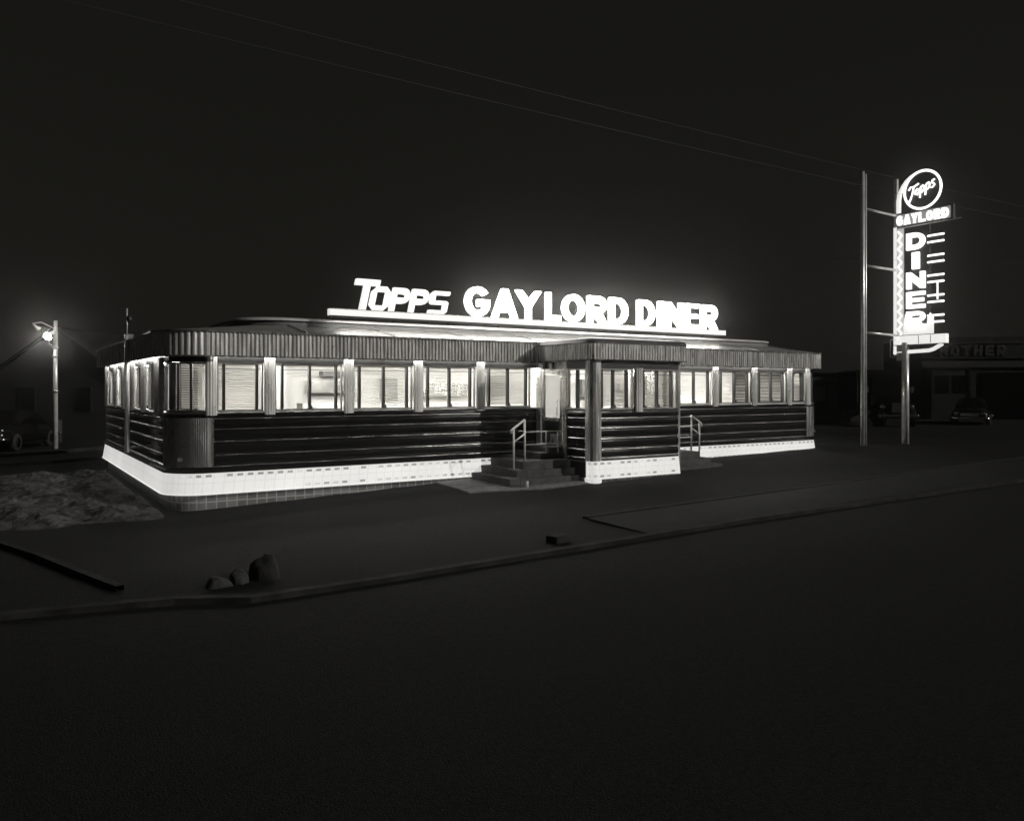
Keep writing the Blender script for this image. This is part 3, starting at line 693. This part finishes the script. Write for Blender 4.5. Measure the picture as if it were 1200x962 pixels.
# name panel and bottom box
MB(pf_).box(.30, 2.36, -.14, .0, 8.0, 8.52).build('name_panel', 'sign_black', K, .01)
MB(pf_).box(.38, 2.28, .001, .012, 8.06, 8.46).build('name_glow', 'pylon_dim', K)
for i, ch in enumerate('GAYLORD'):
    letter(ch, .42+i*.265, 8.09, .215, .32, .04, 'pylon_letter', K, lambda a, o, z: pf_(a, o+.035, z), t=.2)
MB(pf_).tube([(.3, .0, 7.99), (2.62, .0, 7.99)], .02, 8).build('panel_rail', 'pole', K)
MB(pf_).box(.30, 2.13, -.16, .05, 3.93, 4.24).build('bottom_box', 'pylon_box', K, .01)
for a in (1.2, 1.62): MB(pf_).box(a, a+.02, .051, .056, 3.95, 4.22).build('box_seam', 'dark_steel', K)
MB(pf_).box(.28, 2.16, -.17, .06, 4.241, 4.262).build('box_trim', 'dark_steel', K)
MB(pf_).box(.28, 2.16, -.17, .06, 3.905, 3.929).build('box_trim', 'dark_steel', K)
MB(pf_).tube([(.30, 0, 3.66), (.5, 0, 3.67), (1.55, 0, 3.70), (1.70, 0, 3.74), (2.0, 0, 3.9)], .065, 10).build('lower_arm', 'pylon_box', K)
MB(pf_).box(.42, .60, -.08, .06, 3.38, 3.93).build('foot_bracket', 'painted', K, .01)
# disc
cy, cz, rr_ = 1.32, 9.18, .64
ang = [2*pi*i/40 for i in range(40)]
dm = MB(pf_); vs = [(cy+(rr_)*cos(a), -.03, cz+(rr_)*sin(a)) for a in ang]+[(cy+(rr_)*cos(a), -.1, cz+(rr_)*sin(a)) for a in ang]
dm.add(vs, [tuple(range(40)), tuple(range(79, 39, -1))]+[(i, (i+1) % 40, (i+1) % 40+40, i+40) for i in range(40)]); dm.build('disc', 'sign_black', K)
MB(pf_).tube([(cy+rr_*cos(a), 0, cz+rr_*sin(a)) for a in ang], .042, 8, closed=True).build('ring_tube', 'pylon_tube', K)
MB(pf_).tube([(.47, 0, 8.52), (.47, 0, 8.95), (.52, 0, 9.2), (.62, 0, 9.42), (.76, 0, 9.6), (.92, 0, 9.72), (1.1, 0, 9.8)], [.08, .08, .07, .06, .05, .04, .03], 8).build('swan_arm', 'pylon_box', K)
# script, rising to the right
def script(strokes, name='script_word'):
    c = MB(pf_)
    for st in strokes:
        pts = [(cy+x*cos(R(17))*1.0-0*z, .03, cz+z+x*.30) for x, z in st]
        c.tube(pts, .03, 7)
    return c.build(name, 'pylon_letter', K)
def pshape(x, s=.13):
    return [[(x-.05, s*.8), (x-.08, -s*1.9)], [(x-.06, .02), (x-.02, s*.85), (x+.04, s*.95), (x+.085, s*.5), (x+.06, -.04), (x, -.09), (x-.05, -.04)]]
st = [[(-.50, .20), (-.42, .27), (-.30, .23), (-.12, .26)], [(-.30, .24), (-.36, .0), (-.46, -.22), (-.52, -.16)]]
st += [[(-.17, .10), (-.24, .05), (-.24, -.06), (-.18, -.10), (-.12, -.04), (-.12, .06), (-.17, .10)]]
st += pshape(.0)+pshape(.20)
st += [[(.46, .12), (.38, .12), (.35, .05), (.42, .01), (.46, -.06), (.38, -.11), (.31, -.08)]]
script(st)
# tall steel pole carrying the braces
T_ = thing('steel_pole', (21.70, -.4, .35), 'tall thin steel pole with three braces to the left of the vertical neon sign', 'pole')
MB().tube([(-.05, 0, -.1), (-.05, 0, 9.35)], .065, 10).build('shaft', 'pole', T_)
MB().tube([(.12, 0, -.1), (.12, 0, 9.30)], .04, 8).build('conduit', 'pole', T_)
for z, zb in ((8.12, 8.10), (6.2, 6.2), (3.94, 3.92)): MB().tube([(.16, 0, z), (1.88, .02, zb)], .045, 8).build('brace', 'pole', T_)
MB().tube([(1.86, 0, 3.75), (1.55, 0, 3.75), (1.55, 0, 3.15), (1.86, 0, 3.15)], .012, 6).build('conduit_loop', 'pole', T_)

# ------------------------------------------------------------------ left lamp pole
U = thing('flood_lamp_pole', (-.80, 20.2, 0), 'pale wooden pole with flood lamps at its top, far left behind the diner', 'lamp pole')
MB().tube([(0, 0, -.1), (0, 0, 5.12)], [.10, .075], 12).build('pole', 'pole', U)
for z in (4.05, 3.7, 2.3): MB().lathe([(.1, -.05), (.12, -.03), (.12, .03), (.1, .05)], 12, (.0, 0, z)).build('clamp', 'steel', U)
MB().tube([(0, 0, 4.72), (-.2, -.1, 4.62)], .03, 8).build('lamp_arm', 'pole', U)
from mathutils import Vector, Matrix
def flood(pos, d, s, par):
    d = Vector(d).normalized(); q = d.to_track_quat('Z', 'Y').to_matrix(); p = Vector(pos)
    fn = lambda x, y, z: tuple(p+q@Vector((x*s, y*s, z*s)))
    h = MB(fn).lathe([(0, -.02), (.05, 0), (.07, .12), (.11, .26), (.17, .38), (.18, .42), (.165, .40), (.1, .25), (0, .2)], 20).build('lamp_head', 'lamp_shell', par)
    MB(fn).lathe([(0, .36), (.10, .365), (.16, .39)], 20).build('lens', 'lens', h)
flood((-.10, -.12, 4.62), (-.55, -.72, -.45), .9, U)
flood((-.80, -.75, 4.9), (.72, .50, -.75), .7, U)
MB().tube([(-.2, 0, 4.5), (-.22, 0, 4.2), (-.05, -.02, 4.1)], .012, 6).build('lamp_cable', 'pole', U)
MB().tube([(0, 0, 4.78), (-.5, -.4, 5.0), (-.80, -.75, 4.92)], .02, 6).build('lamp_arm', 'pole', U)

# ------------------------------------------------------------------ wires
def wire(a, b, sag, label, name='overhead_wire', r=.004):
    pts = [(a[0]+(b[0]-a[0])*t, a[1]+(b[1]-a[1])*t, a[2]+(b[2]-a[2])*t-sag*4*t*(1-t)) for t in [i/24 for i in range(25)]]
    o = MB().tube(pts, r, 5).build(name, 'wire'); return tag(o, label, 'wire', 'overhead wires')
WIRES = True
W1 = ((-14, -4, 7.95), (34, -4, 7.95)); W2 = ((-14, -4, 8.35), (34, -4, 8.38))
def utility_pole(x, y, label):
    t = thing('utility_pole', (x, y, 0), label, 'pole')
    MB().tube([(0, 0, -.3), (0, 0, 9.6)], [.15, .1], 10).build('shaft', 'tyre', t)
    MB().box(-.06, .06, -1.0, 1.0, 8.3, 8.42).build('cross_arm', 'tyre', t)
    return t

# ------------------------------------------------------------------ parked vehicles
def loft_body(sections, name, m, parent):
    """sections: list of (x, [(y,z)...])"""
    mb = MB(); mb.grid([[(x, y, z) for y, z in pr] for x, pr in sections], True)
    n = len(sections[0][1])
    return mb.build(name, m, parent)
def section(w, z0, z1, crown=.12):
    pts = []
    for i in range(13):
        a = pi*i/12; y = w*(-cos(a)); s = sin(a)**.45
        yy = math.copysign(abs(y/w)**.45*w, y) if w else 0
        pts.append((yy, z0+(z1-z0)*s))
    return [(-w*.96, z0)]+pts+[(w*.96, z0)]
def wheel(x, y, r, w, parent, z=None):
    fn = lambda a, b, c: (x+a, y+c, (z or r)+b)
    t = MB(fn).lathe([(r*.55, -w/2), (r*.92, -w/2), (r, -w*.3), (r, w*.3), (r*.92, w/2), (r*.55, w/2)], 24).build('wheel', 'tyre', parent)
    MB(fn).lathe([(0, -w*.42), (r*.5, -w*.42), (r*.56, -w*.3)], 20).build('hub_cap', 'chrome', t)
    MB(fn).lathe([(0, w*.42), (r*.5, w*.42), (r*.56, w*.3)], 20).build('hub_cap', 'chrome', t)
def parked_car(loc, rz, label):
    t = thing('parked_car', loc, label, 'car', rz, 'cars parked in the dark behind the diner')
    S_ = [(2.42, .55, .45, .70), (2.36, .78, .38, .86), (2.1, .86, .34, .96), (1.3, .90, .32, 1.04), (.9, .91, .32, 1.06), (-1.3, .92, .32, 1.06), (-1.9, .88, .34, 1.0), (-2.3, .78, .38, .88), (-2.42, .5, .5, .66)]
    loft_body([(x, section(w, a, b)) for x, w, a, b in S_], 'body', 'car_paint', t)
    loft_body([(.95, section(.76, 1.0, 1.05)), (.45, section(.70, 1.0, 1.48)), (.2, section(.67, 1.0, 1.56)), (-.7, section(.67, 1.0, 1.56)), (-1.05, section(.68, 1.0, 1.44)), (-1.5, section(.72, 1.0, 1.04))], 'cabin', 'car_paint', t)
    MB().add([(.84, -.60, 1.13), (.84, .60, 1.13), (.50, .55, 1.43), (.50, -.55, 1.43)], [(0, 1, 2, 3)]).build('windscreen', 'glass', t)
    for y in (-.6, .6):
        fn = lambda a, b, c, y=y: (2.38+c, y+a, .74+b)
        h = MB(fn).lathe([(.12, -.08), (.12, .0), (.10, .03)], 18).build('headlight', 'chrome', t)
        MB(fn).lathe([(.10, .025), (.06, .05), (0, .06)], 18).build('lens', 'chrome', h)
    MB().tube([(2.3, -.95, .5), (2.48, -.8, .5), (2.54, 0, .5), (2.48, .8, .5), (2.3, .95, .5)], .06, 10).build('bumper', 'chrome', t)
    MB().tube([(-2.3, -.95, .5), (-2.48, -.8, .5), (-2.54, 0, .5), (-2.48, .8, .5), (-2.3, .95, .5)], .06, 10).build('bumper', 'chrome', t)
    MB().box(2.41, 2.45, -.42, .42, .60, .78).build('grille', 'chrome', t, .01)
    for x in (1.45, -1.5):
        for y in (-.82, .82): wheel(x, y, .34, .2, t)
    return t
parked_car((-2.3, 21.2, 0), R(-115), 'dark parked car with dull chrome at the far left beyond the pale lamp pole')
parked_car((42.2, 6.6, .35), R(205), 'dark parked car at the far right in front of the shop building')
# truck
V = thing('delivery_truck', (35.6, 7.3, .5), 'dark old truck with round headlights parked facing the camera behind the sign poles', 'truck', R(180+52))
MB().add([(.0, -.9, 1.0), (.0, .9, 1.0), (.0, .9, 1.55), (.0, -.9, 1.55), (-.25, .82, 2.55), (-.25, -.82, 2.55), (-1.6, -.9, 1.0), (-1.6, .9, 1.0), (-1.6, .82, 2.6), (-1.6, -.82, 2.6)],
         [(0, 1, 2, 3), (3, 2, 4, 5), (5, 4, 8, 9), (0, 3, 9, 6), (3, 5, 9), (1, 7, 8, 2), (2, 8, 4), (6, 9, 8, 7), (0, 6, 7, 1)]).build('cab', 'car_paint', V, .05)
MB().box(-5.6, -1.7, -1.05, 1.05, .75, 2.9).build('cargo_box', 'car_paint', V, .04)
loft_body([(1.15, section(.42, .7, 1.15)), (1.05, section(.5, .6, 1.4)), (.3, section(.6, .6, 1.52)), (-.02, section(.66, .6, 1.55))], 'bonnet', 'car_paint', V)
for y in (-.74, .74):
    MB(lambda a, b, c, y=y: (.65+a, y+c, .42+b)).lathe([(.40, -.17), (.52, -.17), (.55, 0), (.52, .17), (.40, .17)], 20).build('fender', 'car_paint', V)
    wheel(.65, y, .4, .22, V); wheel(-4.2, y, .4, .25, V)
    fn = lambda a, b, c, y=y: (1.0+c, y*.95+a, .98+b)
    h = MB(fn).lathe([(.05, -.2), (.13, -.05), (.14, .0), (.11, .03)], 18).build('headlight', 'chrome', V)
    MB(fn).lathe([(.11, .025), (.06, .05), (0, .06)], 18).build('lens', 'chrome', h)
    MB().tube([(-.1, y*1.25, 1.5), (.0, y*1.5, 1.7), (.0, y*1.5, 2.0)], .02, 6).build('mirror_arm', 'chrome', V)
    MB().box(-.03, .01, y*1.5-.09, y*1.5+.09, 1.7, 2.0).build('mirror', 'chrome', V, .01)
MB().box(1.2, 1.3, -.95, .95, .48, .62).build('bumper', 'chrome', V, .03)
MB().box(1.10, 1.17, -.3, .3, .7, 1.2).build('grille', 'chrome', V, .02)
MB().add([(-.045, -.76, 1.62), (-.045, .76, 1.62), (-.235, .7, 2.42), (-.235, -.7, 2.42)], [(0, 1, 2, 3)]).build('windscreen', 'glass', V)
MB().box(-1.5, -.3, -.8, .8, 2.61, 2.66).build('roof_rim', 'car_paint', V, .02)

# ------------------------------------------------------------------ buildings in the dark
def clap_house(loc, rz, w, d, hz, hr, label):
    t = thing('house', loc, label, 'house', rz)
    wl = MB(); wl.box(-w/2, w/2, 0, d, -.2, hz)
    wl.build('wall', 'house', t)
    MB().prism([(-w/2, hz+.002), (w/2, hz+.002), (0, hr-.05)], .02, d-.02).build('gable', 'house', t)
    r_ = MB()
    for s in (-1, 1):
        r_.add([(0, -.35, hr), (s*(w/2+.35), -.35, hz-.15), (s*(w/2+.35), d+.35, hz-.15), (0, d+.35, hr), (0, -.35, hr-.12), (s*(w/2+.35), -.35, hz-.27), (s*(w/2+.35), d+.35, hz-.27), (0, d+.35, hr-.12)],
               [(0, 1, 2, 3), (4, 5, 6, 7), (0, 1, 5, 4), (1, 2, 6, 5), (2, 3, 7, 6)])
    r_.build('roof', 'curb', t)
    for x in (-w*.28, w*.12):
        f = MB().box(x, x+.9, -.05, .02, 1.2, 2.5).build('window', 'dark_steel', t)
        MB().box(x+.06, x+.84, -.056, -.051, 1.26, 2.44).build('pane', 'porcelain', f)
    return t
clap_house((-.1, 30.5, 0), R(-33), 7.2, 9, 2.9, 5.55, 'dark gabled house at the far left behind the lamp pole, only its roof line showing')
hb = thing('low_house', (36.8, 12.5, .2), 'low dark building with a row of windows just beyond the right end of the diner', 'building', R(-33))
MB().box(-3.2, 2.6, 0, 6, -.2, 3.1).build('wall', 'house', hb)
MB().box(-3.4, 2.8, -.2, 6.2, 3.101, 3.3).build('roof', 'roofing', hb)
for i in range(3):
    f = MB().box(-1.3+i*1.0, -.5+i*1.0, -.04, -.001, 1.45, 2.4).build('window', 'shop_letter', hb)
    MB().box(-1.23+i*1.0, -.57+i*1.0, -.046, -.041, 1.52, 2.33).build('pane', 'porcelain', f)
# shop with the board reading MOTHER
H = thing('shop_building', (46.1, 11.2, .0), 'dim shop building at the far right with large letters MOTHER along its board', 'shop', R(-42))
MB().box(-.4, 8.5, 0, 8, -.2, 5.6).build('wall', 'shop_wall', H)
MB().box(-.45, 8.6, -.12, -.001, 4.25, 5.3).build('sign_board', 'shop_board', H)
MB().box(-.47, 8.62, -.16, -.121, 5.18, 5.25).build('board_rail', 'shop_letter', H); MB().box(-.47, 8.62, -.16, -.121, 4.28, 4.33).build('board_rail', 'shop_letter', H)
MB().box(-.45, 8.6, -.1, -.001, 3.72, 4.1).build('fascia_band', 'shop_letter', H)
for i, ch in enumerate('MOTHER'):
    letter(ch, .55+i*.66, 4.42, .48, .62, .05, 'shop_letter', H, lambda a, o, z: (a, -.15-o, z), t=.24)
f = MB().box(.2, 2.3, -.05, -.001, .0, 3.5).build('garage_door', 'shop_board', H)
MB().box(.1, .199, -.09, -.001, 0, 3.6).build('door_frame', 'curb', H); MB().box(2.301, 2.4, -.09, -.001, 0, 3.6).build('door_frame', 'curb', H); MB().box(.1, 2.4, -.09, -.001, 3.601, 3.7).build('door_frame', 'curb', H)
for i in range(2):
    MB().box(.35+i*.98, 1.15+i*.98, -.06, -.051, 2.1, 3.2).build('pane', 'porcelain', f)
MB().box(3.0, 6.5, -.05, -.001, 0, 3.4).build('garage_door', 'porcelain', H)

# ------------------------------------------------------------------ things on the kerb
def rock(name, loc, s, m, label, cat, seed, group=None):
    r = random.Random(seed); bm = bmesh.new(); bmesh.ops.create_icosphere(bm, subdivisions=3, radius=1)
    ph = [r.uniform(0, 6) for _ in range(6)]
    for v in bm.verts:
        k = 1+.10*sin(v.co.x*3+ph[0])+.09*sin(v.co.y*4+ph[1])+.07*sin(v.co.z*5+ph[2]+v.co.x*3)+.03*sin(v.co.x*11+v.co.y*9+ph[3])+r.uniform(-.05, .05)
        v.co = Vector((v.co.x*s[0]*k, v.co.y*s[1]*k, max(-.05, v.co.z*s[2]*k)))
    me = bpy.data.meshes.new(name); bm.to_mesh(me); bm.free()
    for p in me.polygons: p.use_smooth = True
    me.materials.append(M[m]); o = bpy.data.objects.new(name, me); COL.objects.link(o); o.location = loc
    return tag(o, label, cat, group)
rock('boulder', (-.02, -6.35, .0), (.19, .17, .33), 'dark_stone', 'dark rounded boulder on the kerb in front of the diner', 'boulder', 2)
rock('rubble_lump', (-.60, -6.45, .0), (.15, .12, .13), 'stone', 'pale flat rubble lump on the kerb, farther from the dark boulder', 'stone', 5)
rock('rubble_lump', (-.34, -6.4, .0), (.12, .12, .17), 'stone', 'pale rough lump of rubble touching the dark boulder on its left', 'stone', 9)
o = MB().box(-.16, .16, -.12, .12, 0, .12).build('concrete_block', 'curb', bevel=.02); o.location = (4.53, -6.45, .0); o.rotation_euler[2] = .2
tag(o, 'small flat concrete block lying on the kerb below the entrance', 'block')
o = curb_obj([(-2.8, -1.9), (-2.33, -3.43), (-1.95, -4.8), (-1.6, -6.02)], .10, -.05, .07, 'parking_kerb'); tag(o, 'straight low kerb running from the left edge toward the street', 'parking kerb')
tag(curb_obj([(-9, 15.5), (-4, 16.4), (-1.2, 17.3), (2.5, 20.5)], .14, -.05, .12, 'lot_kerb'), kind='structure')
tag(curb_obj([(-9, 12.0), (-4, 12.6), (-1.2, 13.2), (.6, 14.5)], .14, -.05, .10, 'lot_kerb'), kind='structure')
o = MB().tube([(0, 0, 0), (0, 0, 1.0)], .22, 14).build('oil_drum', 'stone'); o.location = (-.5, 24.5, 0); tag(o, 'dim steel drum standing behind the pale lamp pole', 'drum')

# ------------------------------------------------------------------ wires between utility poles outside the frame
if WIRES:
    wire(W1[0], W1[1], .25, 'lower of the two long overhead wires crossing the sky above the diner sign')
    wire(W2[0], W2[1], .25, 'upper of the two long overhead wires crossing the sky above the diner sign')
    wire((21.4, .6, 6.9), (34, -9, 6.6), .1, 'short overhead wire passing behind the vertical neon sign')
    utility_pole(-14, -4.0, 'wooden utility pole at the left end of the overhead wires')
    utility_pole(34, -4.0, 'wooden utility pole at the right end of the overhead wires')

# ------------------------------------------------------------------ haze
hz = MB().box(-320, 320, -320, 330, -1.4, 14).build('halo_haze', 'wire')  # thin mist added only to give the glowing letters a halo
m = bpy.data.materials.new('halo_haze_air'); m.use_nodes = True; nt = m.node_tree; nt.nodes.clear()
oo = N(nt, 'ShaderNodeOutputMaterial'); pv = N(nt, 'ShaderNodeVolumePrincipled')
pv.inputs['Color'].default_value = (.95, .94, .91, 1); pv.inputs['Density'].default_value = .0026; pv.inputs['Anisotropy'].default_value = .965
nt.links.new(pv.outputs[0], oo.inputs['Volume'])
hz.data.materials.clear(); hz.data.materials.append(m); tag(hz, kind='stuff')

# ------------------------------------------------------------------ sky, added front sun, camera
EL, AZ = 22.0, 38.0          # light comes from behind and right of the camera
w = bpy.data.worlds.new('World'); scn.world = w; w.use_nodes = True; nt = w.node_tree
bg = nt.nodes['Background']; sky = N(nt, 'ShaderNodeTexSky', sky_type='NISHITA'); sky.sun_disc = False
sky.sun_elevation = R(EL); sky.sun_rotation = R(180-AZ)
bw = N(nt, 'ShaderNodeRGBToBW'); nt.links.new(sky.outputs[0], bw.inputs[0])
soft = mathn(nt, 'POWER', bw.outputs[0], .25)
cc = N(nt, 'ShaderNodeCombineColor'); nt.links.new(soft, cc.inputs[0]); nt.links.new(mathn(nt, 'MULTIPLY', soft, .97), cc.inputs[1]); nt.links.new(mathn(nt, 'MULTIPLY', soft, .80), cc.inputs[2])
nt.links.new(cc.outputs[0], bg.inputs[0]); bg.inputs[1].default_value = .0050
sl = bpy.data.lights.new('front_fill_sun', 'SUN'); sl.energy = 1.15; sl.angle = R(.5); sl.color = (1, .98, .93)  # sun lamp added in place of street lights, to brighten the fascia
so = bpy.data.objects.new('front_fill_sun', sl); COL.objects.link(so)
src = Vector((sin(R(AZ))*cos(R(EL)), -cos(R(AZ))*cos(R(EL)), sin(R(EL))))
so.rotation_euler = src.to_track_quat('Z', 'Y').to_euler(); so.location = (0, -20, 20)

cam = bpy.data.cameras.new('camera'); co = bpy.data.objects.new('camera', cam); COL.objects.link(co)
co.location = (-2.93, -16.63, 2.42); co.rotation_euler = (R(90), 0, -math.atan2(.544, .839))
cam.sensor_width = 36; cam.lens = 36*940/1200; cam.shift_y = -26/1200; cam.clip_end = 2000; cam.clip_start = .05
scn.camera = co
vs = scn.view_settings; vs.view_transform = 'Standard'; vs.look = 'None'; vs.exposure = .4; vs.gamma = 1; vs.use_curve_mapping = False
cy_ = scn.cycles; cy_.use_denoising = True; cy_.max_bounces = 6; cy_.diffuse_bounces = 3; cy_.glossy_bounces = 4; cy_.transparent_max_bounces = 12; cy_.volume_bounces = 0
cy_.sample_clamp_indirect = 4; cy_.use_light_tree = True; cy_.caustics_reflective = False; cy_.caustics_refractive = False
